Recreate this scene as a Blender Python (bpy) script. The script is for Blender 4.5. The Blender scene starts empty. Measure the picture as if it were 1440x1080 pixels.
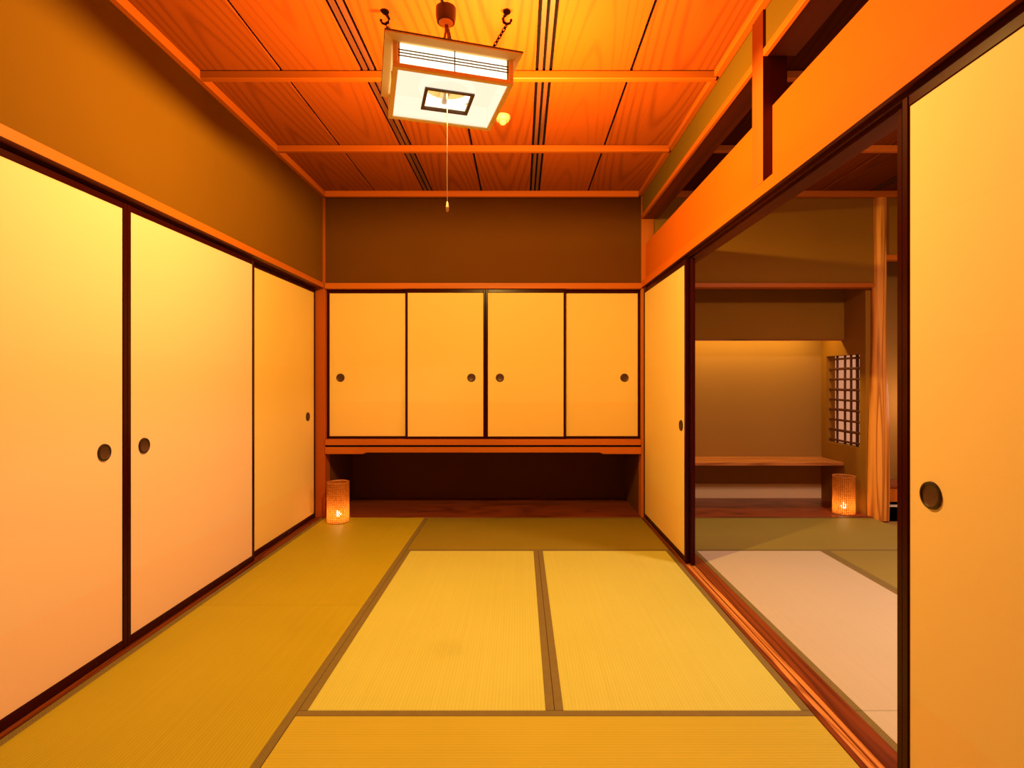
import bpy, bmesh, math, random
from mathutils import Vector, Matrix
random.seed(7)
sc = bpy.context.scene
COL = sc.collection
PI = math.pi

# ------------------------------------------------------------------ materials
def new_mat(name):
    m = bpy.data.materials.new(name); m.use_nodes = True
    nt = m.node_tree
    for n in list(nt.nodes): nt.nodes.remove(n)
    out = nt.nodes.new('ShaderNodeOutputMaterial')
    return m, nt, out

def N(nt, kind, **kw):
    n = nt.nodes.new(kind)
    for k, v in kw.items(): setattr(n, k, v)
    return n

def mathn(nt, op, a, b=None, c=None):
    n = nt.nodes.new('ShaderNodeMath'); n.operation = op
    for i, v in enumerate((a, b, c)):
        if v is None: continue
        if isinstance(v, (int, float)): n.inputs[i].default_value = v
        else: nt.links.new(v, n.inputs[i])
    return n.outputs[0]

def mixc(nt, fac, a, b, mode='MIX'):
    n = nt.nodes.new('ShaderNodeMix'); n.data_type = 'RGBA'; n.blend_type = mode
    for sock, v in ((n.inputs[0], fac), (n.inputs[6], a), (n.inputs[7], b)):
        if isinstance(v, (int, float)): sock.default_value = v
        elif isinstance(v, tuple): sock.default_value = (*v[:3], 1)
        else: nt.links.new(v, sock)
    return n.outputs[2]

def coords(nt, scale, loc=(0, 0, 0)):
    tc = N(nt, 'ShaderNodeTexCoord'); mp = N(nt, 'ShaderNodeMapping')
    mp.inputs['Scale'].default_value = scale; mp.inputs['Location'].default_value = loc
    nt.links.new(tc.outputs['Object'], mp.inputs['Vector'])
    return mp.outputs[0]

def noise(nt, vec, scale=1.0, detail=3.0, rough=0.5, dist=0.0, w=None):
    n = N(nt, 'ShaderNodeTexNoise')
    if w is not None:
        n.noise_dimensions = '4D'; nt.links.new(w, n.inputs['W'])
    nt.links.new(vec, n.inputs['Vector'])
    n.inputs['Scale'].default_value = scale; n.inputs['Detail'].default_value = detail
    n.inputs['Roughness'].default_value = rough; n.inputs['Distortion'].default_value = dist
    return n.outputs['Fac']

def principled(nt, out, color, rough=0.5, spec=0.5, bump=None, bump_s=0.2, bump_d=0.002):
    p = N(nt, 'ShaderNodeBsdfPrincipled')
    if isinstance(color, tuple): p.inputs['Base Color'].default_value = (*color[:3], 1)
    else: nt.links.new(color, p.inputs['Base Color'])
    if isinstance(rough, (int, float)): p.inputs['Roughness'].default_value = rough
    else: nt.links.new(rough, p.inputs['Roughness'])
    p.inputs['Specular IOR Level'].default_value = spec
    if bump is not None:
        b = N(nt, 'ShaderNodeBump'); b.inputs['Strength'].default_value = bump_s
        b.inputs['Distance'].default_value = bump_d
        nt.links.new(bump, b.inputs['Height']); nt.links.new(b.outputs[0], p.inputs['Normal'])
    nt.links.new(p.outputs[0], out.inputs[0])
    return p

def wood(name, light, dark, axis=0, rings=9.0, cross=3.2, along=0.28, rough=0.5, spec=0.4, contrast=1.0, board=None):
    """plain-sawn grain: contour lines of a noise stretched along the board."""
    m, nt, out = new_mat(name)
    s = [cross] * 3; s[axis] = along
    v = coords(nt, tuple(s), (3.1, 1.7, 0.4))
    w = None
    if board:                                   # board = (axis, origin, width): every board its own grain
        tc = N(nt, 'ShaderNodeTexCoord'); sx = N(nt, 'ShaderNodeSeparateXYZ')
        nt.links.new(tc.outputs['Object'], sx.inputs[0])
        k = mathn(nt, 'FLOOR', mathn(nt, 'DIVIDE', mathn(nt, 'SUBTRACT', sx.outputs[board[0]], board[1]), board[2]))
        w = mathn(nt, 'MULTIPLY', k, 7.31)
    n1 = noise(nt, v, 1.0, 1.5, 0.45, 0.15, w)
    r = mathn(nt, 'MULTIPLY', n1, rings * 2 * PI)
    if board:                               # nested arches down the middle of the board, straight lines at its edges
        q = mathn(nt, 'DIVIDE', mathn(nt, 'SUBTRACT', sx.outputs[board[0]], board[1]), board[2])
        u = mathn(nt, 'SUBTRACT', mathn(nt, 'FRACT', q), 0.5)
        u = mathn(nt, 'ADD', u, mathn(nt, 'MULTIPLY', mathn(nt, 'SUBTRACT', n1, 0.5), 0.38))
        arch = mathn(nt, 'MULTIPLY', mathn(nt, 'POWER', mathn(nt, 'ABSOLUTE', u), 1.6), 15.0)
        sgn = mathn(nt, 'MULTIPLY_ADD', mathn(nt, 'MODULO', mathn(nt, 'ABSOLUTE', k), 2.0), 4.0, -2.0)
        f0 = mathn(nt, 'ADD', arch, mathn(nt, 'MULTIPLY', sx.outputs[axis], sgn))
        f0 = mathn(nt, 'ADD', f0, mathn(nt, 'MULTIPLY', n1, 2.0))
        r = mathn(nt, 'MULTIPLY', mathn(nt, 'ADD', f0, mathn(nt, 'MULTIPLY', k, 0.37)), 2 * PI)
    r = mathn(nt, 'MULTIPLY_ADD', mathn(nt, 'SINE', r), 0.5, 0.5)
    r = mathn(nt, 'POWER', r, 3.0 if board else 2.2)
    s2 = [70.0] * 3; s2[axis] = 1.6
    n2 = noise(nt, coords(nt, tuple(s2)), 1.0, 3.0, 0.6)
    s3 = [1.4] * 3; s3[axis] = 0.5
    n3 = noise(nt, coords(nt, tuple(s3), (9, 2, 5)), 1.0, 2.0)
    f = mathn(nt, 'MULTIPLY_ADD', r, 0.55 * contrast, mathn(nt, 'MULTIPLY', mathn(nt, 'SUBTRACT', n2, 0.35), 0.55 * contrast))
    f = mathn(nt, 'ADD', f, mathn(nt, 'MULTIPLY', mathn(nt, 'SUBTRACT', n3, 0.5), 0.5))
    if board:
        wn = N(nt, 'ShaderNodeTexWhiteNoise', noise_dimensions='1D'); nt.links.new(k, wn.inputs['W'])
        f = mathn(nt, 'ADD', f, mathn(nt, 'MULTIPLY', mathn(nt, 'SUBTRACT', wn.outputs['Value'], 0.5), 0.35))
    f = mathn(nt, 'MAXIMUM', mathn(nt, 'MINIMUM', f, 1.0), 0.0)
    c = mixc(nt, f, light, dark)
    principled(nt, out, c, rough, spec * 0.5, n2, 0.12, 0.001)
    return m

def plaster(name, col, var=0.16, spec=0.15):
    m, nt, out = new_mat(name)
    v = coords(nt, (1, 1, 1))
    n1 = noise(nt, v, 1.3, 4.0, 0.55)
    n2 = noise(nt, v, 260.0, 2.0, 0.7)
    d = tuple(x * (1 - var * 1.6) for x in col)
    c = mixc(nt, n1, col, d)
    c = mixc(nt, mathn(nt, 'MULTIPLY', n2, 0.35), c, tuple(x * 0.55 for x in col))
    principled(nt, out, c, 0.9, spec, n2, 0.35, 0.002)
    return m

def lacquer(name, col, rough=0.18):
    m, nt, out = new_mat(name)
    n1 = noise(nt, coords(nt, (6, 6, 6)), 1.0, 4.0, 0.6)
    chip = noise(nt, coords(nt, (55, 55, 22)), 1.0, 2.0, 0.5)
    c = mixc(nt, n1, col, tuple(x * 0.45 for x in col))
    c = mixc(nt, mathn(nt, 'GREATER_THAN', chip, 0.82), c, (0.25, 0.08, 0.04))
    principled(nt, out, c, mathn(nt, 'MULTIPLY_ADD', n1, 0.15, rough), 0.10)
    return m

def paper(name, col):
    m, nt, out = new_mat(name)
    n1 = noise(nt, coords(nt, (1.2, 1.2, 1.0)), 1.0, 3.0, 0.5)
    n2 = noise(nt, coords(nt, (220, 220, 60)), 1.0, 3.0, 0.6)
    c = mixc(nt, mathn(nt, 'MULTIPLY', n1, 0.35), col, tuple(x * y for x, y in zip(col, (0.93, 0.86, 0.74))))
    c = mixc(nt, mathn(nt, 'MULTIPLY', n2, 0.10), c, tuple(x * 0.7 for x in col))
    tc = N(nt, 'ShaderNodeTexCoord'); sx = N(nt, 'ShaderNodeSeparateXYZ'); nt.links.new(tc.outputs['Object'], sx.inputs[0])
    q = mathn(nt, 'DIVIDE', mathn(nt, 'ADD', sx.outputs[2], 0.005), 0.31)
    wn = N(nt, 'ShaderNodeTexWhiteNoise', noise_dimensions='1D'); nt.links.new(mathn(nt, 'FLOOR', q), wn.inputs['W'])
    lap = mathn(nt, 'MULTIPLY', mathn(nt, 'LESS_THAN', mathn(nt, 'FRACT', q), 0.012), 0.10)
    low = mathn(nt, 'MULTIPLY', mathn(nt, 'LESS_THAN', q, 1.0), 0.22)
    sheetf = mathn(nt, 'ADD', mathn(nt, 'MULTIPLY_ADD', wn.outputs['Value'], 0.10, lap), low)
    c = mixc(nt, sheetf, c, tuple(x * y for x, y in zip(col, (1.0, 0.80, 0.66))))
    principled(nt, out, c, 0.72, 0.2, n2, 0.08, 0.001)
    return m

def tatami(name, col, dark):
    """rush weave: ribs along the long (local X) axis, crossed by finer stitches"""
    m, nt, out = new_mat(name)
    tc = N(nt, 'ShaderNodeTexCoord'); sx = N(nt, 'ShaderNodeSeparateXYZ')
    nt.links.new(tc.outputs['Object'], sx.inputs[0])
    rib = mathn(nt, 'MULTIPLY_ADD', mathn(nt, 'SINE', mathn(nt, 'MULTIPLY', sx.outputs[1], 2 * PI / 0.0125)), 0.5, 0.5)
    n2 = noise(nt, coords(nt, (14, 420, 1)), 1.0, 3.0, 0.65)
    n1 = noise(nt, coords(nt, (2.2, 1.6, 1)), 1.0, 3.0, 0.5)
    n4 = noise(nt, coords(nt, (0.8, 55, 1), (4, 0, 0)), 1.0, 2.0, 0.6)
    f = mathn(nt, 'MULTIPLY_ADD', rib, 0.26, mathn(nt, 'MULTIPLY', n2, 0.30))
    f = mathn(nt, 'ADD', f, mathn(nt, 'MULTIPLY', mathn(nt, 'SUBTRACT', n1, 0.35), 0.40))
    f = mathn(nt, 'ADD', f, mathn(nt, 'MULTIPLY', mathn(nt, 'SUBTRACT', n4, 0.5), 0.35))
    f = mathn(nt, 'MAXIMUM', mathn(nt, 'MINIMUM', f, 1.0), 0.0)
    c = mixc(nt, f, col, dark)
    h = mathn(nt, 'MULTIPLY_ADD', rib, 0.7, mathn(nt, 'MULTIPLY', n2, 0.6))
    principled(nt, out, c, 0.55, 0.3, h, 0.25, 0.0015)
    return m

def cloth(name, col):
    m, nt, out = new_mat(name)
    tc = N(nt, 'ShaderNodeTexCoord'); sx = N(nt, 'ShaderNodeSeparateXYZ')
    nt.links.new(tc.outputs['Object'], sx.inputs[0])
    a = mathn(nt, 'SINE', mathn(nt, 'MULTIPLY', sx.outputs[0], 2 * PI / 0.012))
    b = mathn(nt, 'SINE', mathn(nt, 'MULTIPLY', sx.outputs[1], 2 * PI / 0.012))
    w = mathn(nt, 'MULTIPLY_ADD', mathn(nt, 'MULTIPLY', a, b), 0.5, 0.5)
    n = noise(nt, coords(nt, (30, 30, 30)), 1.0, 3.0)
    c = mixc(nt, mathn(nt, 'MULTIPLY_ADD', w, 0.4, mathn(nt, 'MULTIPLY', n, 0.4)), col, tuple(x * 0.5 for x in col))
    principled(nt, out, c, 0.8, 0.2, w, 0.3, 0.001)
    return m

def plain(name, col, rough=0.5, spec=0.4, metal=0.0):
    m, nt, out = new_mat(name)
    n = noise(nt, coords(nt, (25, 25, 25)), 1.0, 3.0)
    c = mixc(nt, mathn(nt, 'MULTIPLY', n, 0.4), col, tuple(x * 0.7 for x in col))
    p = principled(nt, out, c, rough, spec); p.inputs['Metallic'].default_value = metal
    return m

def emit(name, col, strength):
    m, nt, out = new_mat(name)
    e = N(nt, 'ShaderNodeEmission'); e.inputs[0].default_value = (*col, 1); e.inputs[1].default_value = strength
    nt.links.new(e.outputs[0], out.inputs[0])
    return m

def diffuser(name, trans, glow, col):
    """white acrylic / shoji paper: lets part of the lamp light straight through and glows evenly"""
    m, nt, out = new_mat(name)
    t = N(nt, 'ShaderNodeBsdfTransparent'); t.inputs[0].default_value = (1, 1, 1, 1)
    e = N(nt, 'ShaderNodeEmission'); e.inputs[1].default_value = glow
    n = noise(nt, coords(nt, (9, 9, 9)), 1.0, 3.0)
    nt.links.new(mixc(nt, mathn(nt, 'MULTIPLY', n, 0.25), col, tuple(x * y for x, y in zip(col, (0.95, 0.85, 0.7)))), e.inputs[0])
    mx = N(nt, 'ShaderNodeMixShader'); mx.inputs[0].default_value = 1 - trans
    nt.links.new(t.outputs[0], mx.inputs[1]); nt.links.new(e.outputs[0], mx.inputs[2]); nt.links.new(mx.outputs[0], out.inputs[0])
    return m

def glass(name):
    m, nt, out = new_mat(name)
    t = N(nt, 'ShaderNodeBsdfTransparent'); g = N(nt, 'ShaderNodeBsdfGlossy'); g.inputs['Roughness'].default_value = 0.05
    mx = N(nt, 'ShaderNodeMixShader'); mx.inputs[0].default_value = 0.07
    nt.links.new(t.outputs[0], mx.inputs[1]); nt.links.new(g.outputs[0], mx.inputs[2]); nt.links.new(mx.outputs[0], out.inputs[0])
    return m

def woven(name):
    """woven fibre lantern wall: translucent threads with small see-through gaps"""
    m, nt, out = new_mat(name)
    tc = N(nt, 'ShaderNodeTexCoord'); sx = N(nt, 'ShaderNodeSeparateXYZ')
    nt.links.new(tc.outputs['Object'], sx.inputs[0])
    ang = mathn(nt, 'ARCTAN2', sx.outputs[1], sx.outputs[0])
    n = noise(nt, coords(nt, (60, 60, 45)), 1.0, 3.0, 0.6)
    a = mathn(nt, 'SINE', mathn(nt, 'MULTIPLY_ADD', ang, 36.0, mathn(nt, 'MULTIPLY', n, 5.0)))
    b = mathn(nt, 'SINE', mathn(nt, 'MULTIPLY_ADD', sx.outputs[2], 2 * PI / 0.0145, mathn(nt, 'MULTIPLY', n, 4.0)))
    w = mathn(nt, 'MULTIPLY_ADD', mathn(nt, 'ADD', a, b), 0.25, 0.5)
    w = mathn(nt, 'MULTIPLY_ADD', n, 0.75, mathn(nt, 'MULTIPLY', w, 0.75))
    w = mathn(nt, 'MAXIMUM', mathn(nt, 'MINIMUM', mathn(nt, 'MULTIPLY_ADD', w, 1.9, -0.80), 1.0), 0.0)
    col = mixc(nt, w, (0.85, 0.36, 0.07), (0.24, 0.06, 0.006))
    d = N(nt, 'ShaderNodeBsdfDiffuse'); tr = N(nt, 'ShaderNodeBsdfTranslucent'); t = N(nt, 'ShaderNodeBsdfTransparent')
    nt.links.new(col, d.inputs[0]); nt.links.new(col, tr.inputs[0])
    m1 = N(nt, 'ShaderNodeMixShader'); m1.inputs[0].default_value = 0.5
    nt.links.new(d.outputs[0], m1.inputs[1]); nt.links.new(tr.outputs[0], m1.inputs[2])
    hole = mathn(nt, 'MULTIPLY', mathn(nt, 'LESS_THAN', w, 0.14), 0.85)
    m2 = N(nt, 'ShaderNodeMixShader'); nt.links.new(hole, m2.inputs[0])
    nt.links.new(m1.outputs[0], m2.inputs[1]); nt.links.new(t.outputs[0], m2.inputs[2])
    nt.links.new(m2.outputs[0], out.inputs[0])
    return m

LAMP = (1.0, 0.60, 0.13)
BW, X0 = 2.648 / 6, -1.648                       # ceiling board width and origin
M = dict(
    ceil=wood('ceiling_cedar', (0.074, 0.0122, 0.0005), (0.022, 0.0026, 0.0002), 1, rings=13, cross=2.0, along=0.35, rough=0.6, spec=0.08, contrast=0.62, board=(0, X0, BW)),
    ceil_dark=wood('ceiling_cedar_brown', (0.04, 0.009, 0.002), (0.018, 0.003, 0.0005), 1, rough=0.5),
    gap=plain('gap_shadow', (0.0012, 0.0004, 0.0002), 0.95, 0.02),
    trim_x=wood('hinoki_x', (0.56, 0.150, 0.013), (0.36, 0.085, 0.006), 0, rings=4, contrast=0.6),
    trim_y=wood('hinoki_y', (0.56, 0.150, 0.013), (0.36, 0.085, 0.006), 1, rings=4, contrast=0.6),
    trim_z=wood('hinoki_z', (0.56, 0.150, 0.013), (0.36, 0.085, 0.006), 2, rings=4, contrast=0.6),
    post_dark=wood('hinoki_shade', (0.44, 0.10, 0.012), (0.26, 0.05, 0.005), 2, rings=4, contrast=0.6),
    under=wood('underside_shade', (0.16, 0.028, 0.006), (0.07, 0.010, 0.003), 1, rings=8, cross=4, along=0.4, contrast=1.0),  # darker wood paints the shade beneath the beam and head rails
    batten_x=wood('batten_cedar_x', (0.088, 0.0165, 0.0008), (0.058, 0.0095, 0.0005), 0, rings=4, contrast=0.6, spec=0.06),
    batten_y=wood('batten_cedar_y', (0.088, 0.0165, 0.0008), (0.058, 0.0095, 0.0005), 1, rings=4, contrast=0.6, spec=0.06),
    pale_strip=plaster('pale_base_strip', (0.92, 0.72, 0.42), 0.05),
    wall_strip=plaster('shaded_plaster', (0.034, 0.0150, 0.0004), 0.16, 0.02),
    side_shade=wood('post_side_shade', (0.10, 0.016, 0.004), (0.05, 0.007, 0.002), 2, rings=8, cross=4, along=0.4),  # transom post sides: shade put into the wood colour
    header=wood('header_board', (0.66, 0.150, 0.006), (0.54, 0.110, 0.004), 1, rings=2.5, cross=1.6, contrast=0.5, rough=0.6, spec=0.15),
    sill=wood('threshold_wood', (0.80, 0.34, 0.085), (0.24, 0.06, 0.014), 1, rings=9, cross=9, along=0.5, rough=0.3, contrast=1.1),
    sill_dark=wood('threshold_edge', (0.24, 0.055, 0.014), (0.06, 0.010, 0.004), 1, rings=9, cross=9, along=0.5, rough=0.3),
    red_x=wood('dark_red_board', (0.30, 0.075, 0.03), (0.09, 0.014, 0.006), 0, rings=11, cross=5, along=0.5, rough=0.28, contrast=1.2),
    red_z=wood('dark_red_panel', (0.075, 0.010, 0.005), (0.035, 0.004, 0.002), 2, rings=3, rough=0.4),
    shelf=wood('shelf_wood', (0.62, 0.25, 0.07), (0.25, 0.07, 0.018), 0, rings=9, cross=5, along=0.5, rough=0.3),
    log=wood('peeled_log', (0.98, 0.44, 0.08), (0.34, 0.085, 0.008), 2, rings=4, cross=18, along=0.5, rough=0.5, contrast=1.25),
    wall=plaster('ochre_plaster', (0.23, 0.098, 0.002)),
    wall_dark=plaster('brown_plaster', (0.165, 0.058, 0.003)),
    wall_olive=plaster('olive_plaster', (0.37, 0.175, 0.017)),
    wall_niche=plaster('niche_plaster', (0.46, 0.25, 0.055)),
    frame=lacquer('lacquer_dark_red', (0.045, 0.0035, 0.0025)),
    paper=paper('sliding_door_paper', (0.88, 0.68, 0.56)),
    paper_warm=paper('sliding_door_paper_warm', (0.90, 0.70, 0.27)),  # warmer copy: orange bounce light put into the paper colour
    paper_right=paper('sliding_door_paper_right', (0.88, 0.70, 0.42)),
    pull=plain('pull_iron', (0.10, 0.045, 0.03), 0.45, 0.4, 0.3),
    pull_rim=plain('pull_rim', (0.035, 0.018, 0.012), 0.35, 0.5, 0.4),
    mat_a=tatami('rush_olive', (0.50, 0.43, 0.018), (0.32, 0.265, 0.008)),  # rush tints carry each mat's directional sheen in the base colour
    mat_b=tatami('rush_straw', (0.62, 0.66, 0.16), (0.47, 0.47, 0.08)),
    mat_c=tatami('rush_dark', (0.31, 0.25, 0.024), (0.19, 0.15, 0.010)),
    mat_e=tatami('rush_green', (0.31, 0.265, 0.062), (0.20, 0.16, 0.028)),
    mat_d=tatami('rush_gold', (0.57, 0.50, 0.055), (0.39, 0.325, 0.022)),
    mat_w=tatami('rush_pale', (0.58, 0.54, 0.41), (0.46, 0.41, 0.29)),
    border=cloth('border_cloth', (0.25, 0.195, 0.065)),
    floor=plain('subfloor', (0.35, 0.22, 0.07), 0.8),
    iron=plain('black_iron', (0.02, 0.012, 0.010), 0.5, 0.4, 0.5),
    lampwood=wood('lamp_wood', (0.90, 0.66, 0.26), (0.72, 0.46, 0.14), 0, rings=3, contrast=0.5),
    lampdark=plain('lamp_slat', (0.10, 0.05, 0.02), 0.5),
    side=diffuser('lamp_side_paper', 0.35, 2.3, (1.0, 0.90, 0.62)),
    bottom=diffuser('lamp_bottom_acrylic', 0.22, 1.12, (1.0, 0.86, 0.64)),
    tube=emit('fluorescent_ring', (1.0, 0.93, 0.75), 2.2),
    white=plain('white_plastic', (0.82, 0.78, 0.70), 0.4),
    rose=plain('brown_plastic', (0.030, 0.012, 0.006), 0.35),
    rose_cap=plain('rose_cap', (0.50, 0.48, 0.36), 0.3, 0.5),
    cord=plain('cord_brown', (0.14, 0.05, 0.025), 0.5),
    string=plain('pull_string', (0.75, 0.60, 0.40), 0.7),
    glass=glass('clear_glass'),
    woven=woven('woven_fibre'),
    flame=emit('candle_flame', (1.0, 0.72, 0.30), 60.0),
    wax=plain('wax', (0.85, 0.75, 0.55), 0.5),
    lattice=plain('lattice_bamboo', (0.10, 0.03, 0.015), 0.5),
    window_paper_glow=diffuser('window_paper_glow', 0.0, 0.62, (1.0, 0.40, 0.20)),  # emission stands in for light falling on the paper from behind
)

# ------------------------------------------------------------------ mesh helpers
def bx(bm, x0, x1, y0, y1, z0, z1):
    vs = [bm.verts.new((x, y, z)) for z in (z0, z1) for y in (y0, y1) for x in (x0, x1)]
    for f in ((0, 2, 3, 1), (4, 5, 7, 6), (0, 1, 5, 4), (2, 6, 7, 3), (0, 4, 6, 2), (1, 3, 7, 5)):
        bm.faces.new([vs[i] for i in f])
    return vs

def boxes(*bs, bevel=0.0):
    bm = bmesh.new()
    for b in bs: bx(bm, *b)
    if bevel:
        bmesh.ops.bevel(bm, geom=list(bm.edges), offset=bevel, segments=1, affect='EDGES', clamp_overlap=True)
    return bm

def prism(pts, axis, a0, a1):
    """extrude a closed 2-D outline along an axis; pts are the other two coordinates in order"""
    bm = bmesh.new()
    def P(p, a):
        return {0: (a, p[0], p[1]), 1: (p[0], a, p[1]), 2: (p[0], p[1], a)}[axis]
    A = [bm.verts.new(P(p, a0)) for p in pts]; B = [bm.verts.new(P(p, a1)) for p in pts]
    n = len(pts)
    for i in range(n): bm.faces.new((A[i], A[(i + 1) % n], B[(i + 1) % n], B[i]))
    bm.faces.new(A); bm.faces.new(B)
    bmesh.ops.recalc_face_normals(bm, faces=bm.faces)
    return bm

def lathe(prof, seg=32, axis=2, bm=None, c=(0, 0, 0), close=False):
    bm = bm or bmesh.new(); rings = []
    for r, h in prof:
        ring = []
        for i in range(seg):
            t = 2 * PI * i / seg; a, b = r * math.cos(t), r * math.sin(t)
            p = {2: (a, b, h), 1: (a, h, b), 0: (h, a, b)}[axis]
            ring.append(bm.verts.new((p[0] + c[0], p[1] + c[1], p[2] + c[2])))
        rings.append(ring)
    for j in range(len(rings) - 1):
        for i in range(seg):
            bm.faces.new((rings[j][i], rings[j][(i + 1) % seg], rings[j + 1][(i + 1) % seg], rings[j + 1][i]))
    if close:
        bm.faces.new(rings[0]); bm.faces.new(rings[-1])
    bmesh.ops.recalc_face_normals(bm, faces=bm.faces)
    return bm

def tube(pts, r, seg=8, bm=None, cap=True):
    bm = bm or bmesh.new(); pts = [Vector(p) for p in pts]; rings = []
    up = Vector((0.31, 0.17, 0.93))
    for i, p in enumerate(pts):
        d = (pts[min(i + 1, len(pts) - 1)] - pts[max(i - 1, 0)]).normalized()
        a = d.cross(up)
        if a.length < 1e-4: a = d.cross(Vector((1, 0, 0)))
        a.normalize(); b = d.cross(a)
        rr = r[i] if isinstance(r, (list, tuple)) else r
        rings.append([bm.verts.new(p + a * rr * math.cos(2 * PI * k / seg) + b * rr * math.sin(2 * PI * k / seg)) for k in range(seg)])
    for j in range(len(rings) - 1):
        for i in range(seg):
            bm.faces.new((rings[j][i], rings[j][(i + 1) % seg], rings[j + 1][(i + 1) % seg], rings[j + 1][i]))
    if cap: bm.faces.new(rings[0]); bm.faces.new(rings[-1])
    bmesh.ops.recalc_face_normals(bm, faces=bm.faces)
    return bm

def torus(R, r, z=0.0, seg=40, sub=10, bm=None, mat=None):
    bm = bm or bmesh.new(); rings = []
    for i in range(seg):
        t = 2 * PI * i / seg; ring = []
        for k in range(sub):
            u = 2 * PI * k / sub
            p = Vector(((R + r * math.cos(u)) * math.cos(t), (R + r * math.cos(u)) * math.sin(t), z + r * math.sin(u)))
            ring.append(bm.verts.new(mat @ p if mat else p))
        rings.append(ring)
    for j in range(seg):
        for k in range(sub):
            bm.faces.new((rings[j][k], rings[(j + 1) % seg][k], rings[(j + 1) % seg][(k + 1) % sub], rings[j][(k + 1) % sub]))
    bmesh.ops.recalc_face_normals(bm, faces=bm.faces)
    return bm

def obj(name, bm, mat, parent=None, smooth=False):
    me = bpy.data.meshes.new(name); bm.to_mesh(me); bm.free()
    for mm in (mat if isinstance(mat, (list, tuple)) else [mat]): me.materials.append(mm)
    if smooth:
        me.shade_smooth()
        me.set_sharp_from_angle(angle=math.radians(40))
    o = bpy.data.objects.new(name, me); COL.objects.link(o)
    if parent is not None: o.parent = parent
    return o

def thing(name, label, cat, loc=(0, 0, 0), rotz=0.0, group=None):
    o = bpy.data.objects.new(name, None); COL.objects.link(o)
    o.empty_display_size = 0.1; o.location = loc; o.rotation_euler = (0, 0, rotz)
    o['label'] = label; o['category'] = cat; o['kind'] = 'thing'
    if group: o['group'] = group
    return o

def tag(o, label, cat, group=None):
    o['label'] = label; o['category'] = cat; o['kind'] = 'thing'
    if group: o['group'] = group
    return o

def struct(name, bm, mat, parent=None):
    o = obj(name, bm, mat, parent)
    if parent is None: o['kind'] = 'structure'
    return o

def dup(root, loc, rotz, label, group=None):
    r = root.copy(); COL.objects.link(r); r.location = loc; r.rotation_euler = (0, 0, rotz); r['label'] = label
    if group: r['group'] = group
    for ch in list(root.children):
        c = ch.copy(); COL.objects.link(c); c.parent = r
        for g in list(ch.children):
            d = g.copy(); COL.objects.link(d); d.parent = c
    return r

# ------------------------------------------------------------------ layout (metres; camera stands at x=0, y=0)
YB = 4.53                    # back wall plane of both rooms
YR = 5.267                   # back of the recesses
YN = -0.85                   # near end of the rooms, behind the camera
XL, XR = -1.648, 1.0         # mats of the left room
XS = 1.148                   # right edge of the threshold
XE = 3.80                    # far side of the right room
ZC = 2.70                    # ceiling
ZK = 1.905                   # underside of the door-head rails
U = 2.648 / 3

# ---- floor
struct('floor', boxes((-1.9, 4.0, YN, 5.4, -0.10, -0.032)), M['floor'])

# ---- ceiling boards over both rooms, dark gaps between, doubled battens on every other joint
def ceiling_bm(x0, nb):
    b = bmesh.new(); strips = bmesh.new()
    for k in range(nb):
        l, r = x0 + k * BW, x0 + (k + 1) * BW
        def half(j): return 0.0425 if j % 2 == 0 else 0.0075
        l2 = l + (half(k) if k else 0); r2 = r - (half(k + 1) if k + 1 < nb else 0)
        bx(b, l2, r2, YN, YB + 0.05, ZC, ZC + 0.012)
        if k and k % 2 == 0:
            for s in (-1, 1):
                c = l + s * 0.0170
                bx(strips, c - 0.0100, c + 0.0100, YN, YB + 0.05, ZC - 0.001, ZC + 0.012)
    return b, strips
cb, cs = ceiling_bm(X0, 6)
ceil = struct('ceiling', cb, M['ceil'])
struct('joint_strip', cs, M['ceil_dark'], ceil)
struct('backing', boxes((X0 - 0.1, XS + 2.8, YN, YB + 0.2, ZC + 0.014, ZC + 0.05)), M['gap'], ceil)
cb2, cs2 = ceiling_bm(XS, 6)
struct('board', cb2, M['ceil'], ceil)
struct('joint_strip', cs2, M['ceil_dark'], ceil)

# ---- ceiling trim and battens
struct('trim_1', boxes((XL, -1.612, YN, YB, 2.655, ZC), bevel=0.003), M['batten_y'])                       # left edge
struct('trim_2', boxes((-1.612, 0.975, YB - 0.035, YB, 2.652, ZC), bevel=0.003), M['batten_x'])            # rear edge
struct('trim_3', boxes((0.975, 1.012, YN, YB, 2.668, ZC), bevel=0.003), M['batten_y'])                     # right edge
n = 4
for y in (2.765, 3.635, 1.885, 1.005, 0.125):
    struct('trim_%d' % n, boxes((-1.635, 0.99, y - 0.018, y + 0.018, 2.656, ZC - 0.002), bevel=0.004), M['batten_x']); n += 1
UPPER = [o for o in COL.objects if o.name.startswith('trim_')]
for y in (2.765, 3.635, 1.885, 1.005):
    struct('trim_%d' % n, boxes((1.15, XE, y - 0.018, y + 0.018, 2.656, ZC - 0.002), bevel=0.004), M['trim_x']); n += 1
struct('trim_%d' % n, boxes((1.11, XE, YB - 0.035, YB, 2.652, ZC), bevel=0.003), M['trim_x']); n += 1     # rear edge, right room


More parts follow.
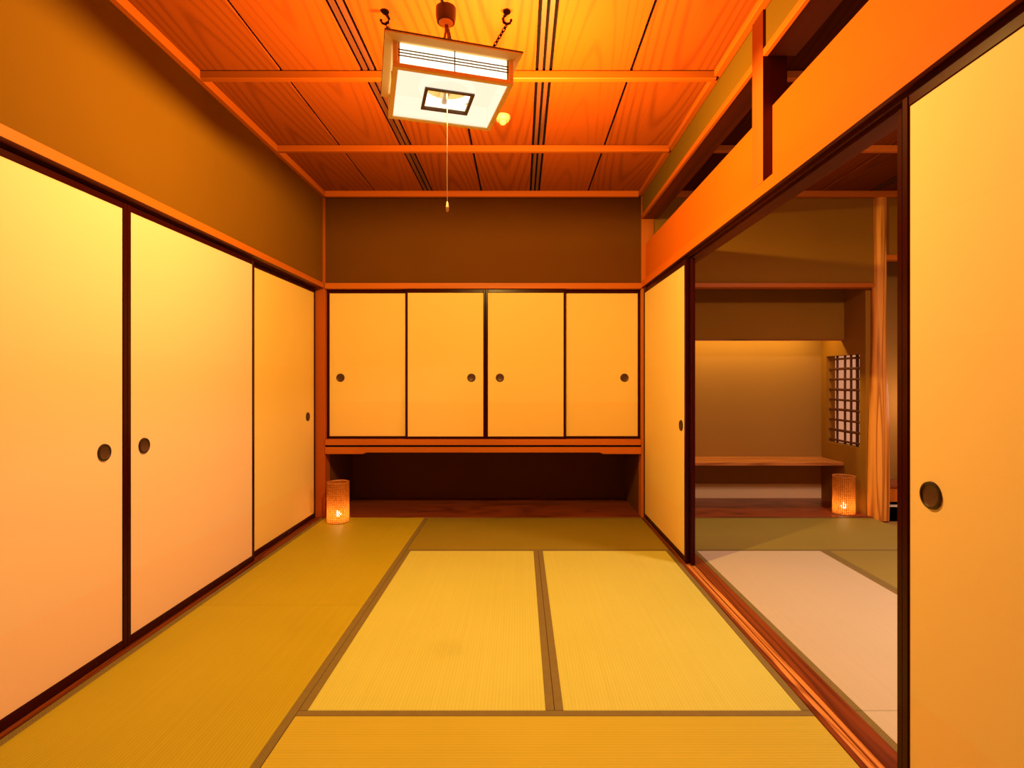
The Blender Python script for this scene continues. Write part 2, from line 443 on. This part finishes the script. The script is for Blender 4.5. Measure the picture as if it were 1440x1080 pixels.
# ---- left wall: plaster over the sliding doors, head rail, sill, corner post
wl = struct('wall_left', boxes((-1.80, -1.642, YN, YB + 0.15, 1.93, ZC + 0.02), (-1.90, -1.80, YN, YB + 0.2, -0.04, 1.95)), M['wall'])
struct('wall_left_near', boxes((-1.78, -1.69, YN, 1.205, -0.03, 1.92)), M['wall'])
def groove_rail(x0, x1, z0, z1, tracks, depth, y0, y1, up):
    """a rail along Y with grooves cut from below (up=1) or from above (up=-1)"""
    e = z0 if up > 0 else z1
    line = [(x0, e)]
    for a, b in tracks: line += [(a, e), (a, e + up * depth), (b, e + up * depth), (b, e)]
    line.append((x1, e)); far = z1 if up > 0 else z0
    return prism(line + [(x1, far), (x0, far)], 1, y0, y1)
TL = ((-1.726, -1.700), (-1.698, -1.672))
TR = ((1.020, 1.046), (1.048, 1.074))
def shade_under(o, zmax):
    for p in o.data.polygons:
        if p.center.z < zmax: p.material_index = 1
shade_under(struct('trim_%d' % n, groove_rail(-1.795, -1.628, ZK - 0.002, 1.942, TL, 0.012, YN, YB, 1), [M['trim_y'], M['under']]), 1.919); n += 1
struct('trim_%d' % n, groove_rail(-1.795, -1.649, -0.03, 0.004, TL, 0.003, YN, YB, -1), M['sill_dark']); n += 1
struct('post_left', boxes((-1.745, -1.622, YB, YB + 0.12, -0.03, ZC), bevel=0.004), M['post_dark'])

# ---- right wall: threshold, head rail, tall board over it, mid post, open transom, upper beam
so = struct('trim_%d' % n, groove_rail(XR, XS, -0.03, 0.002, TR, 0.004, YN, YB + 0.1, -1), [M['sill_dark'], M['sill']]); n += 1
for p in so.data.polygons:
    cx = sum(so.data.vertices[v].co.x for v in p.vertices) / len(p.vertices)
    p.material_index = 1 if any(a < cx < b for a, b in TR) and p.center.z > -0.02 and p.normal.z > 0.5 else 0
shade_under(struct('trim_%d' % n, groove_rail(XR, XS, ZK, 1.957, ((1.016, 1.046), (1.049, 1.078)), 0.016, YN, YB, 1), [M['header'], M['under']]), 1.924); n += 1
struct('trim_%d' % n, boxes((1.0386, 1.085, YN, 2.2531, 1.957, 2.272), (1.0386, 1.085, 2.357, YB, 1.957, 2.272), bevel=0.002), M['header']); n += 1
pt = struct('post_transom', boxes((XR, 1.100, 2.253, 2.357, 1.956, 2.69)), [M['trim_z'], M['side_shade']])
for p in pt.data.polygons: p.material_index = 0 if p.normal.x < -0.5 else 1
struct('post_right', boxes((1.003, 1.109, YB, YB + 0.11, -0.03, ZC), bevel=0.004), M['trim_z'])
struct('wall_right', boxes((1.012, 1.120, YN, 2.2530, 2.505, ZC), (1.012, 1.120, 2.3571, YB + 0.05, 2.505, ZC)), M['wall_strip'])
ub = struct('trim_%d' % n, boxes((XR, 1.02, YN, 2.2530, 2.474, 2.505), (XR, 1.02, 2.3571, YB, 2.474, 2.505), bevel=0.002), M['batten_y']); n += 1
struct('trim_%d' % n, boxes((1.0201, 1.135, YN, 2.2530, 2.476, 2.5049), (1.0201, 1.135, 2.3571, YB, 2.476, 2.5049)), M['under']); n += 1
UPPER += [ub, bpy.data.objects['wall_right']]

# ---- back wall of the left room above the hanging cabinet, recess below it
struct('wall_back', boxes((-1.70, 1.003, YB + 0.012, YB + 0.10, 1.93, ZC)), M['wall_dark'])
struct('trim_%d' % n, boxes((-1.622, 1.003, YB - 0.010, YB + 0.05, 1.898, 1.945), bevel=0.003), M['trim_x']); n += 1
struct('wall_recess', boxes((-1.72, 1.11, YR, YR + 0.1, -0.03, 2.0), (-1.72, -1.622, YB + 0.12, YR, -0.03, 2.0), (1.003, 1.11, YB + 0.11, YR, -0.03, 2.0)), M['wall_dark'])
struct('floor_recess', boxes((-1.622, 1.003, YB, YR, -0.03, 0.004)), M['red_x'])

# ---- right room: back wall, alcove, bay beyond the log post
struct('wall_back_right', boxes((1.109, 2.96, YB + 0.012, YB + 0.07, 1.940, ZC), (3.02, XE, YB + 0.012, YB + 0.07, 2.17, ZC)), M['wall_olive'])
struct('trim_%d' % n, boxes((1.109, 2.93, YB - 0.015, YB + 0.075, 1.908, 1.944), bevel=0.003), M['trim_x']); n += 1
struct('trim_%d' % n, boxes((3.03, XE, YB - 0.012, YB + 0.06, 2.135, 2.178), bevel=0.003), M['trim_x']); n += 1
struct('wall_alcove_back', boxes((1.11, 3.0, YR, YR + 0.1, -0.03, 2.4)), M['wall_niche'])
struct('wall_alcove_upper', boxes((1.15, 2.90, 4.895, 4.93, 1.505, 2.4)), M['wall_olive'])
struct('trim_%d' % n, boxes((1.15, 2.90, 4.889, 4.936, 1.495, 1.505)), M['red_x']); n += 1
struct('ceiling_alcove', boxes((1.11, XE, YB + 0.07, YR, 2.4, 2.45)), M['wall_dark'])
struct('wall_alcove_left', boxes((1.11, 1.15, YB + 0.11, YR, -0.03, 2.4)), M['wall_olive'])
WY0, WY1, WZ0, WZ1 = 4.67, 5.18, 0.558, 1.364
struct('wall_alcove_right', boxes((2.90, 3.0, YB + 0.06, WY0, 0, 2.4), (2.90, 3.0, WY1, YR, 0, 2.4), (2.90, 3.0, WY0, WY1, 0, WZ0), (2.90, 3.0, WY0, WY1, WZ1, 2.4)), M['wall_olive'])
struct('baseboard_alcove', boxes((1.152, 2.895, YR - 0.012, YR - .0005, 0.0045, 0.142)), M['pale_strip'])
struct('floor_alcove', boxes((1.109, 2.96, YB, YR, -0.03, 0.004)), M['red_x'])
struct('wall_bay_back', boxes((3.0, XE, 5.0, 5.1, 0.0, 2.4)), M['wall_niche'])
struct('wall_right_far', boxes((XE, XE + 0.1, YN, 5.3, -0.03, ZC)), M['wall_olive'])
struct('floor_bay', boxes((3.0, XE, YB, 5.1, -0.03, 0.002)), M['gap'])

# window with a reed lattice in the alcove side wall
w1 = struct('window_1', boxes((2.985, 2.989, WY0, WY1, WZ0, WZ1)), M['window_paper_glow'])
lat = bmesh.new()
for i, y in enumerate((4.685, 4.775, 4.865, 4.955, 5.075)):
    r = 0.014 if i == 1 else 0.0105
    tube([(2.945, y, WZ0), (2.945 + random.uniform(-.002, .002), y + random.uniform(-.004, .004), 0.5 * (WZ0 + WZ1)), (2.945, y, WZ1)], r, 8, lat)
for i in range(9):
    z = WZ0 + 0.028 + i * 0.0935
    tube([(2.938, WY0, z), (2.938, 4.92, z + random.uniform(-.004, .004)), (2.938, WY1, z)], 0.0125 if i % 2 else 0.0105, 8, lat)
struct('lattice', lat, M['lattice'], w1)

# peeled log post, slightly waisted and knobbly
def log_bm():
    bm = bmesh.new(); rings = []
    rnd = random.Random(3); H = 2.69
    for j in range(41):
        z = -0.02 + H * j / 40; t = j / 40
        base = 0.078 - 0.032 * t ** 1.15 + 0.006 * math.sin(z * 3.1)
        ring = []
        for i in range(28):
            a = 2 * PI * i / 28
            r = base * (1 + 0.05 * math.sin(3 * a + z * 1.2) + 0.03 * math.sin(5 * a - z * 3.3) + 0.02 * math.sin(9 * a + z * 8))
            ring.append(bm.verts.new((r * math.cos(a), r * math.sin(a), z)))
        rings.append(ring)
    for j in range(40):
        for i in range(28):
            bm.faces.new((rings[j][i], rings[j][(i + 1) % 28], rings[j + 1][(i + 1) % 28], rings[j + 1][i]))
    bm.faces.new(rings[0]); bm.faces.new(rings[-1])
    bmesh.ops.recalc_face_normals(bm, faces=bm.faces)
    return bm
lp = obj('log_post', log_bm(), M['log'], smooth=True); lp.location = (2.990, YB + 0.030, 0)
tag(lp, 'peeled natural log post standing between the alcove and the narrow bay', 'post')

# ------------------------------------------------------------------ sliding doors
FT = 0.024
def make_door(w, h, pull_x, pull_z, label, cat='sliding door', name='sliding_door', sheet='paper', stile=0.024, top=0.030, bot=0.038, parent=None, group=None):
    """built in its own frame: x along the door from 0 to w, front face at y=0 looking towards -y, bottom at z=0"""
    if parent is None: t = thing(name, label, cat, group=group)
    else:
        t = bpy.data.objects.new(name, None); COL.objects.link(t); t.parent = parent
    obj('paper_panel', boxes((stile - .002, w - stile + .002, 0.005, FT - 0.005, bot - .002, h - top + .002)), M[sheet], t)
    for a, b in ((0, stile), (w - stile, w)):
        obj('stile', boxes((a, b, 0, FT, 0, h), bevel=0.003), M['frame'], t)
    obj('top_rail', boxes((stile, w - stile, 0.0015, FT - .0015, h - top, h - .001), bevel=0.002), M['frame'], t)
    obj('bottom_rail', boxes((stile, w - stile, 0.0015, FT - .0015, 0.001, bot), bevel=0.002), M['frame'], t)
    if pull_x is not None:
        p = obj('finger_pull', lathe([(0.0001, 0.0035), (0.024, 0.0030), (0.0275, 0.0012), (0.0285, 0.0005)], 32, 1, c=(pull_x, 0, pull_z)), M['pull'], t, True)
        if parent is None:
            obj('pull_ring', lathe([(0.0285, 0.0035), (0.0275, -0.0005), (0.030, -0.002), (0.0335, -0.001), (0.035, 0.005)], 32, 1, c=(pull_x, 0, pull_z)), M['pull_rim'], p, True)
        else:
            bmr = lathe([(0.0285, 0.0035), (0.0275, -0.0005), (0.030, -0.002), (0.0335, -0.001), (0.035, 0.005)], 32, 1, c=(pull_x, 0, pull_z))
            o = obj('pull_ring', bmr, M['pull_rim'], None, True); me = o.data
            # sub-part depth is used up: fold the ring into the pull mesh
            b = bmesh.new(); b.from_mesh(p.data); b.from_mesh(me)
            b.to_mesh(p.data); b.free(); bpy.data.objects.remove(o); bpy.data.meshes.remove(me)
    return t

DH = 1.892 - 0.006
# left wall: local +x runs along world +y
def left_door(y0, w, xface, px, label, sheet='paper'):
    d = make_door(w, DH, px, 0.842, label, sheet=sheet); d.location = (xface, y0, 0.005); d.rotation_euler = (0, 0, PI / 2); return d
left_door(1.211, 1.112, -1.672, 1.112 - 0.125, 'pale paper sliding door nearest the camera on the left wall, cut by the photo edge')
left_door(2.323, 1.112, -1.672, 0.108, 'wide pale paper sliding door in the middle of the left wall')
left_door(3.418, 1.110, -1.700, 1.110 - 0.155, 'narrowest-looking paper sliding door at the far left corner beside the wall cabinet', 'paper_warm')
# right wall: local +x runs along world -y
def right_door(y1, w, xface, px, label, sheet='paper_right', stile=0.024):
    d = make_door(w, DH, px, 0.847, label, sheet=sheet, stile=stile); d.location = (xface, y1, 0.003); d.rotation_euler = (0, 0, -PI / 2); return d
right_door(4.528, 1.143, 1.021, 1.143 - 0.100, 'paper sliding door at the far end of the right wall next to the wall cabinet', 'paper_warm')
right_door(4.495, 1.145, 1.0485, None, 'dark-edged sliding door tucked behind the far right door, seen edge-on at the opening', stile=0.045)
right_door(1.463, 1.145, 1.021, 0.100, 'large close-up paper sliding door at the right edge with scuffed dark frame')
right_door(1.523, 1.145, 1.0485, None, 'sliding door stacked behind the close-up right door, only its dark stile showing')

# ------------------------------------------------------------------ hanging cabinet
cab = thing('wall_cabinet', 'long hanging wall cabinet with four paper sliding doors over the dark recess', 'cabinet', (0, YB, 0.528))
zb = 0.528
def cdoor(x0, w, y, px):
    d = make_door(w, 1.896 - 0.649, px, 1.160 - 0.649, None, name='sliding_door', sheet='paper_warm', stile=0.019, top=0.030, bot=0.022, parent=cab)
    d.location = (x0, y, 0.649 - zb); return d
cdoor(-1.618, 0.682, 0.040, 0.110)
cdoor(-0.958, 0.667, 0.012, 0.667 - 0.118)
cdoor(-0.290, 0.667, 0.012, 0.118)
cdoor(0.360, 0.640, 0.040, 0.640 - 0.130)
obj('bottom_rail', boxes((-1.620, 1.001, -0.006, 0.10, 0.600 - zb, 0.6485 - zb), bevel=0.003), M['trim_x'], cab)
obj('shadow_gap', boxes((-1.620, 1.001, 0.008, 0.10, 0.584 - zb, 0.601 - zb)), M['gap'], cab)
obj('apron', prism([(-1.620, 0.0), (-1.305, 0.0), (-1.275, 0.0125), (0.655, 0.0125), (0.685, 0.0), (1.001, 0.0), (1.001, 0.0565), (-1.620, 0.0565)], 1, -0.006, 0.030), M['trim_x'], cab)
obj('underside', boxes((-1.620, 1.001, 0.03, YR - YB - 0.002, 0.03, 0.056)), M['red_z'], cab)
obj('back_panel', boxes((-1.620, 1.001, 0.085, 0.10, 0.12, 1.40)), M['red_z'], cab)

# ------------------------------------------------------------------ alcove shelf and bay cabinet
sh = thing('alcove_shelf', 'brown wooden shelf board spanning the alcove in the right room', 'shelf', (0, 4.895, 0.36))
obj('board', boxes((1.152, 2.899, 0.0, YR - 4.895 - .001, 0.012, 0.042), bevel=0.003), M['shelf'], sh)
obj('cleat', boxes((1.152, 2.899, YR - 4.895 - 0.03, YR - 4.895 - .001, -0.02, 0.012)), M['red_x'], sh)
lc = thing('low_cabinet', 'low wooden cabinet in the narrow bay right of the log post', 'cabinet', (3.05, YB + 0.02, 0.0))
obj('front_panel', boxes((0.02, 0.74, 0, 0.3, 0.125, 0.245), bevel=0.002), M['trim_x'], lc)
obj('top_board', boxes((0.02, 0.74, -0.012, 0.32, 0.245, 0.258)), M['red_x'], lc)
obj('base_rail', boxes((0.02, 0.74, 0.0, 0.3, 0.083, 0.098)), M['white'], lc)
obj('plinth', boxes((0.02, 0.74, 0.02, 0.3, 0.002, 0.125)), M['gap'], lc)

# ------------------------------------------------------------------ tatami mats (local x is the long side)
def make_mat(mat, label, loc, rotz, length=2 * U):
    t = thing('tatami_mat', label, 'tatami mat', (loc[0], loc[1], -0.031), rotz)
    L, W, b = length / 2 - 0.0008, U / 2 - 0.0008, 0.030
    obj('woven_surface', boxes((-L, L, -W + b - .001, W - b + .001, 0.0, 0.0302), bevel=0.002), mat, t)
    for s in (-1, 1):
        y0, y1 = sorted((s * W, s * (W - b)))
        obj('border', boxes((-L, L, y0, y1, 0.0, 0.031), bevel=0.0012), M['border'], t)
    return t
R90 = PI / 2
y1, y2, y3 = YB - U, YB - 3 * U, YB - 4 * U
make_mat(M['mat_a'], 'olive-gold tatami mat along the left doors, far one with the lantern on it', (XL + U / 2, YB - U), R90)
make_mat(M['mat_a'], 'olive-gold tatami mat along the left doors, near one at the bottom left corner', (XL + U / 2, YB - 3 * U), R90)
make_mat(M['mat_c'], 'dark green tatami mat lying crosswise in front of the cabinet recess', (XL + 2 * U, YB - U / 2), 0)
make_mat(M['mat_b'], 'straw-coloured tatami mat in the middle of the main room, left of the pair', (XL + 1.5 * U, YB - 2 * U), R90)
make_mat(M['mat_b'], 'straw-coloured tatami mat beside the threshold, right of the middle pair', (XL + 2.5 * U, YB - 2 * U), R90)
make_mat(M['mat_d'], 'golden tatami mat lying crosswise nearest the camera', (XL + 2 * U, YB - 3.5 * U), 0)
make_mat(M['mat_e'], 'green tatami mat lying crosswise before the alcove in the right room', (XS + U, YB - U / 2), 0)
make_mat(M['mat_w'], 'pale pinkish tatami mat just beyond the threshold in the right room', (XS + U / 2, YB - 2 * U), R90)
make_mat(M['mat_w'], 'pale tatami mat at the bottom of the opening, nearest part of the right room', (XS + U / 2, YB - 4 * U), R90)
make_mat(M['mat_e'], 'green tatami mat corner showing right of the pale mat in the right room', (XS + 1.5 * U, YB - 2 * U), R90)

# ------------------------------------------------------------------ pendant lamp
lamp = thing('pendant_lamp', 'square wooden paper-sided pendant lamp hung on chains from the ceiling', 'lamp', (-0.312, 2.32, 2.317), math.radians(16))
AX, AY, HB = 0.235, 0.212, 0.104
for s in (-1, 1):
    obj('bottom_rail', boxes((-AX, AX, *sorted((s * AY, s * (AY - 0.020))), 0.0, 0.018), bevel=0.002), M['lampwood'], lamp)
    obj('bottom_rail', boxes((*sorted((s * AX, s * (AX - 0.020))), -AY + 0.02, AY - 0.02, 0.0, 0.018), bevel=0.002), M['lampwood'], lamp)
    for q in (-1, 1):
        obj('corner_post', boxes((*sorted((s * AX, s * (AX - 0.018))), *sorted((q * AY, q * (AY - 0.018))), 0.018, HB), bevel=0.002), M['lampwood'], lamp)
for k in range(4):
    hx, hy = (AX, AY) if k % 2 == 0 else (AY, AX)
    Rk = Matrix.Rotation(k * R90, 4, 'Z')
    b = boxes((-hx + 0.018, hx - 0.018, -hy + 0.012, -hy + 0.0135, 0.018, HB)); b.transform(Rk)
    sp = obj('side_panel', b, M['side'], lamp)
    for e in (-hx + 0.018, hx - 0.026):
        b = boxes((e, e + 0.008, -hy + 0.007, -hy + 0.0115, 0.018, HB)); b.transform(Rk)
        obj('inner_stile', b, M['lampwood'], sp)
    b = boxes(*[(-hx + 0.020, hx - 0.020, -hy + 0.005, -hy + 0.009, z - 0.0016, z + 0.0016) for z in (0.050, 0.061, 0.072)],
              (-0.0018, 0.0018, -hy + 0.004, -hy + 0.0085, 0.018, HB)); b.transform(Rk)
    obj('slat', b, M['lampdark'], sp)
def ring_bm(prof):
    bm = bmesh.new(); rings = []
    for ax, ay, z in prof: rings.append([bm.verts.new((x * ax, y * ay, z)) for x, y in ((-1, -1), (1, -1), (1, 1), (-1, 1))])
    m = len(rings)
    for j in range(m):
        for i in range(4): bm.faces.new((rings[j][i], rings[j][(i + 1) % 4], rings[(j + 1) % m][(i + 1) % 4], rings[(j + 1) % m][i]))
    bmesh.ops.recalc_face_normals(bm, faces=bm.faces)
    return bm
def rr(d, z): return (AX + d, AY + d, z)
rim = obj('top_rim', ring_bm([rr(-0.010, 0.098), rr(0.001, 0.098), rr(0.030, 0.110), rr(0.030, 0.116), rr(-0.010, 0.116)]), M['lampwood'], lamp)
obj('edge_strip', ring_bm([rr(0.024, 0.116), rr(0.032, 0.116), rr(0.032, 0.120), rr(0.024, 0.120)]), M['lampdark'], rim)
WX, WY = 0.100, 0.088
obj('bottom_panel', boxes((-AX + .02, AX - .02, -AY + .02, -WY, 0.006, 0.009), (-AX + .02, AX - .02, WY, AY - .02, 0.006, 0.009),
                          (-AX + .02, -WX, -WY, WY, 0.006, 0.009), (WX, AX - .02, -WY, WY, 0.006, 0.009)), M['bottom'], lamp)
wf = obj('window_frame', ring_bm([(WX - 0.011, WY - 0.011, 0.0), (WX + 0.002, WY + 0.002, 0.0), (WX + 0.002, WY + 0.002, 0.012), (WX - 0.011, WY - 0.011, 0.012)]), M['lampdark'], lamp)
obj('glass_pane', boxes((-WX + .011, WX - .011, -WY + .011, WY - .011, 0.004, 0.006)), M['glass'], wf)
obj('ring_tube', torus(0.105, 0.0145, 0.052), M['tube'], lamp, True)
hub = obj('fitting', boxes((-AX + .018, AX - .018, -0.014, 0.014, 0.088, 0.098), (-0.014, 0.014, -AY + .018, AY - .018, 0.088, 0.098), bevel=0.002), M['lampwood'], lamp)
obj('top_light_block', boxes((-AX + .011, AX - .011, -AY + .011, AY - .011, 0.1115, 0.1145)), M['lampwood'], lamp)  # unseen cover added to keep the lamp's light off the ceiling
obj('pull_switch', lathe([(0.001, 0.036), (0.014, 0.037), (0.020, 0.044), (0.022, 0.088)], 20), M['white'], hub, True)
obj('lamp_holder', boxes((-0.012, 0.012, 0.020, 0.110, 0.040, 0.066), (-0.012, 0.012, -0.110, -0.020, 0.040, 0.066), bevel=0.003), M['white'], hub)
zend = 1.853 - 2.317
ps = obj('pull_cord', tube([(0, 0, 0.04), (0.001, 0, -0.1), (0, 0.001, -0.3), (0.001, 0, zend + 0.04)], 0.0016, 6), M['string'], lamp)
obj('pull_knob', lathe([(0.0015, 0.044), (0.004, 0.038), (0.0042, 0.030), (0.006, 0.024), (0.0062, 0.008), (0.003, 0.0)], 14, c=(0.001, 0, zend)), M['string'], ps, True)
inv = Matrix.Translation((-0.312, 2.32, 2.317)) @ Matrix.Rotation(math.radians(16), 4, 'Z'); inv.invert()
L = lambda p: inv @ Vector(p)
rc = L((-0.313, 2.29, 2.70))
rose = obj('ceiling_rose', lathe([(0.036, 0.0), (0.0425, -0.004), (0.042, -0.040), (0.037, -0.062), (0.031, -0.064)], 32, c=rc), M['rose'], lamp, True)
obj('cap', lathe([(0.0312, -0.0635), (0.026, -0.069), (0.008, -0.072), (0.0005, -0.072)], 28, c=rc), M['rose_cap'], rose, True)
c0 = rc + Vector((0, 0, -0.07))
obj('cord', tube([c0, c0 + Vector((0.0, 0, -0.03)), c0 + Vector((-0.006, 0, -0.06)), c0 + Vector((-0.024, .01, -0.11)), Vector((-0.01, 0.0, 0.114))], 0.0048, 8), M['cord'], lamp, True)
obj('cord', tube([c0 + Vector((0.006, 0, 0)), c0 + Vector((0.010, 0, -0.05)), Vector((0.02, 0.0, 0.114))], 0.0042, 8), M['cord'], lamp, True)
HK = ((-0.572, 2.31), (-0.058, 2.31))
def chain_bm(p, q):
    p, q = Vector(p), Vector(q); d = q - p; ln = d.length; nl = int(ln / 0.0155); bm = bmesh.new()
    rot = d.to_track_quat('X', 'Z').to_matrix().to_4x4()
    for i in range(nl):
        c = p + d * ((i + 0.5) / nl)
        mt = Matrix.Translation(c) @ rot @ Matrix.Rotation((i % 2) * R90, 4, 'X') @ Matrix.Diagonal((1.55, 0.9, 0.9, 1))
        torus(0.0070, 0.0024, 0, 10, 6, bm, mt)
    return bm
for s, (hx, hy) in zip((-1, 1), HK):
    obj('chain', chain_bm(L((hx, hy, 2.642)), Vector((s * 0.118, 0.0, 0.117))), M['iron'], lamp)

def hook_bm(s):
    bm = tube([(0, 0, 0), (0, 0, -0.012), (s * 0.010, 0, -0.022), (s * 0.016, 0, -0.034), (s * 0.012, 0, -0.048), (0, 0, -0.056), (-s * 0.013, 0, -0.052), (-s * 0.018, 0, -0.042)], [0.006, 0.006, 0.0062, 0.0062, 0.0062, 0.0058, 0.005, 0.004], 10)
    lathe([(0.0005, 0.0), (0.016, -0.001), (0.0165, -0.006), (0.011, -0.012), (0.004, -0.013)], 18, bm=bm)
    lathe([(0.0005, 0.006), (0.005, 0.004), (0.0062, 0.0), (0.005, -0.004), (0.0005, -0.006)], 10, bm=bm, c=(-s * 0.018, 0, -0.040))
    return bm
for s, (hx, hy), lb in zip((-1, 1), HK, ('black iron ceiling hook left of the brown ceiling rose, holding a lamp chain', 'black iron ceiling hook right of the brown ceiling rose, holding a lamp chain')):
    h = obj('ceiling_hook', hook_bm(-s), M['iron'], smooth=True); h.location = (hx, hy, ZC)
    tag(h, lb, 'hook', 'iron hooks for the lamp chains')

M['sd_white'] = plain('cream_plastic', (0.12, 0.085, 0.05), 0.5)
sd = thing('smoke_detector', 'small round cream ceiling detector behind the pendant lamp', 'detector', (-0.105, 3.23, ZC))
obj('body', lathe([(0.030, 0.0), (0.046, -0.001), (0.046, -0.014), (0.036, -0.028), (0.0005, -0.030)], 28), M['sd_white'], sd, True)
obj('sensor_dome', lathe([(0.024, -0.026), (0.023, -0.040), (0.014, -0.050), (0.0005, -0.053)], 24), M['sd_white'], sd, True)

# ------------------------------------------------------------------ candle lanterns
def make_lantern(label, loc):
    t = thing('candle_lantern', label, 'lantern', loc, 0, None)
    rnd = random.Random(5); H, R = 0.318, 0.086
    bm = bmesh.new(); rings = []
    for j in range(19):
        z = 0.004 + (H - 0.004) * j / 18; ring = []
        for i in range(40):
            a = 2 * PI * i / 40; r = R * (1 + 0.012 * math.sin(2 * a + z * 7) + rnd.uniform(-.004, .004))
            ring.append(bm.verts.new((r * math.cos(a), r * math.sin(a), z + (0.006 * math.sin(a + 0.6) if j == 18 else 0))))
        rings.append(ring)
    for j in range(18):
        for i in range(40): bm.faces.new((rings[j][i], rings[j][(i + 1) % 40], rings[j + 1][(i + 1) % 40], rings[j + 1][i]))
    obj('woven_shade', bm, M['woven'], t, True)
    obj('top_ring', torus(R * 1.0, 0.0028, H + 0.001, 40, 6), M['shelf'], t, True)
    obj('base', lathe([(0.001, 0.0), (R * 1.0, 0.0), (R * 1.02, 0.006), (0.001, 0.007)], 40), M['shelf'], t, True)
    cd = obj('candle', lathe([(0.001, 0.007), (0.024, 0.007), (0.024, 0.040), (0.020, 0.042), (0.001, 0.041)], 24), M['wax'], t, True)
    obj('flame', lathe([(0.0005, 0.044), (0.018, 0.048), (0.024, 0.058), (0.016, 0.072), (0.0005, 0.094)], 14), M['flame'], cd, True)
    return t
l1 = make_lantern('glowing woven candle lantern on the tatami in the far left corner', (-1.470, 4.40, 0.0005))
l2 = dup(l1, (2.755, 4.655, 0.0045), 1.3, 'glowing woven candle lantern on the dark alcove board beside the log post')

# ------------------------------------------------------------------ lights
def light(name, kind, loc, energy, col, **kw):
    d = bpy.data.lights.new(name, kind); d.energy = energy; d.color = col
    for k, v in kw.items(): setattr(d, k, v)
    o = bpy.data.objects.new(name, d); COL.objects.link(o); o.location = loc
    return o
pl = light('pendant_light', 'POINT', (-0.312, 2.32, 2.317 + 0.088), 186, LAMP, shadow_soft_size=0.022)
# the fixture itself shows its own glow; the lamp's light is for the room
ll = bpy.data.collections.new('pendant_fixture')
for o in [lamp] + list(lamp.children_recursive):
    if not o.name.startswith('pull_cord') and not o.name.startswith('pull_knob'): ll.objects.link(o)
pl.light_linking.receiver_collection = ll
for co in ll.collection_objects: co.light_linking.link_state = 'EXCLUDE'
lf = bpy.data.collections.new('pendant_bulb_side')
for o in [hub] + list(hub.children_recursive) + [bpy.data.objects['ring_tube'], bpy.data.objects['pull_cord']]: lf.objects.link(o)
for o in lamp.children_recursive:
    if o.name.split('.')[0] in ('bottom_rail', 'corner_post', 'inner_stile', 'slat', 'window_frame', 'glass_pane', 'side_panel', 'bottom_panel') and o.name not in lf.objects: lf.objects.link(o)
pl.light_linking.blocker_collection = lf
for co in lf.collection_objects: co.light_linking.link_state = 'EXCLUDE'
up = light('added_ceiling_fill', 'POINT', (-0.04, 2.32, 2.02), 1560, (1.0, 0.55, 0.12), shadow_soft_size=0.15)  # unseen floating fill, added to light only the ceiling and upper trim
lc_ = bpy.data.collections.new('ceiling_side'); lb_ = bpy.data.collections.new('ceiling_side_shade')
for o in [ceil] + list(ceil.children_recursive) + UPPER + list(sd.children): lc_.objects.link(o)
for o in [lamp] + list(lamp.children_recursive): lb_.objects.link(o)
up.light_linking.receiver_collection = lc_; up.light_linking.blocker_collection = lb_
for co in lb_.collection_objects: co.light_linking.link_state = 'EXCLUDE'
light('right_room_lamp', 'AREA', (2.50, 2.30, 2.34), 60, (1.0, 0.60, 0.44), shape='SQUARE', size=0.42)
light('right_room_glow', 'POINT', (2.50, 2.30, 2.40), 22, (1.0, 0.57, 0.30), shadow_soft_size=0.1)
light('alcove_lamp', 'AREA', (2.05, 5.06, 1.66), 11.0, (1.0, 0.60, 0.16), shape='RECTANGLE', size=1.5, size_y=0.05)
light('bay_fill', 'POINT', (3.50, 4.72, 0.95), 6, (1.0, 0.60, 0.38), shadow_soft_size=0.2)  # unseen fill added to brighten the bay wall
for l in (l1, l2):
    light('candle_light', 'POINT', (l.location.x, l.location.y, 0.085), 2.0, (1.0, 0.5, 0.14), shadow_soft_size=0.012)

w = bpy.data.worlds.new('warm_room_world'); sc.world = w; w.use_nodes = True
bg = w.node_tree.nodes['Background']; bg.inputs[0].default_value = (1.0, 0.50, 0.16, 1); bg.inputs[1].default_value = 0.08

sc.view_settings.view_transform = 'Standard'
sc.view_settings.look = 'None'
sc.view_settings.exposure = 0.0

# ------------------------------------------------------------------ camera: level, looking straight down the room
cd = bpy.data.cameras.new('camera'); cam = bpy.data.objects.new('camera', cd); COL.objects.link(cam)
cam.location = (0, 0, 1.137); cam.rotation_euler = (PI / 2, 0, 0)
cd.sensor_width = 36; cd.lens = 768 / 1440 * 36
cd.shift_x = -12 / 1440; cd.shift_y = -5 / 1440
cd.clip_start = 0.02
sc.camera = cam
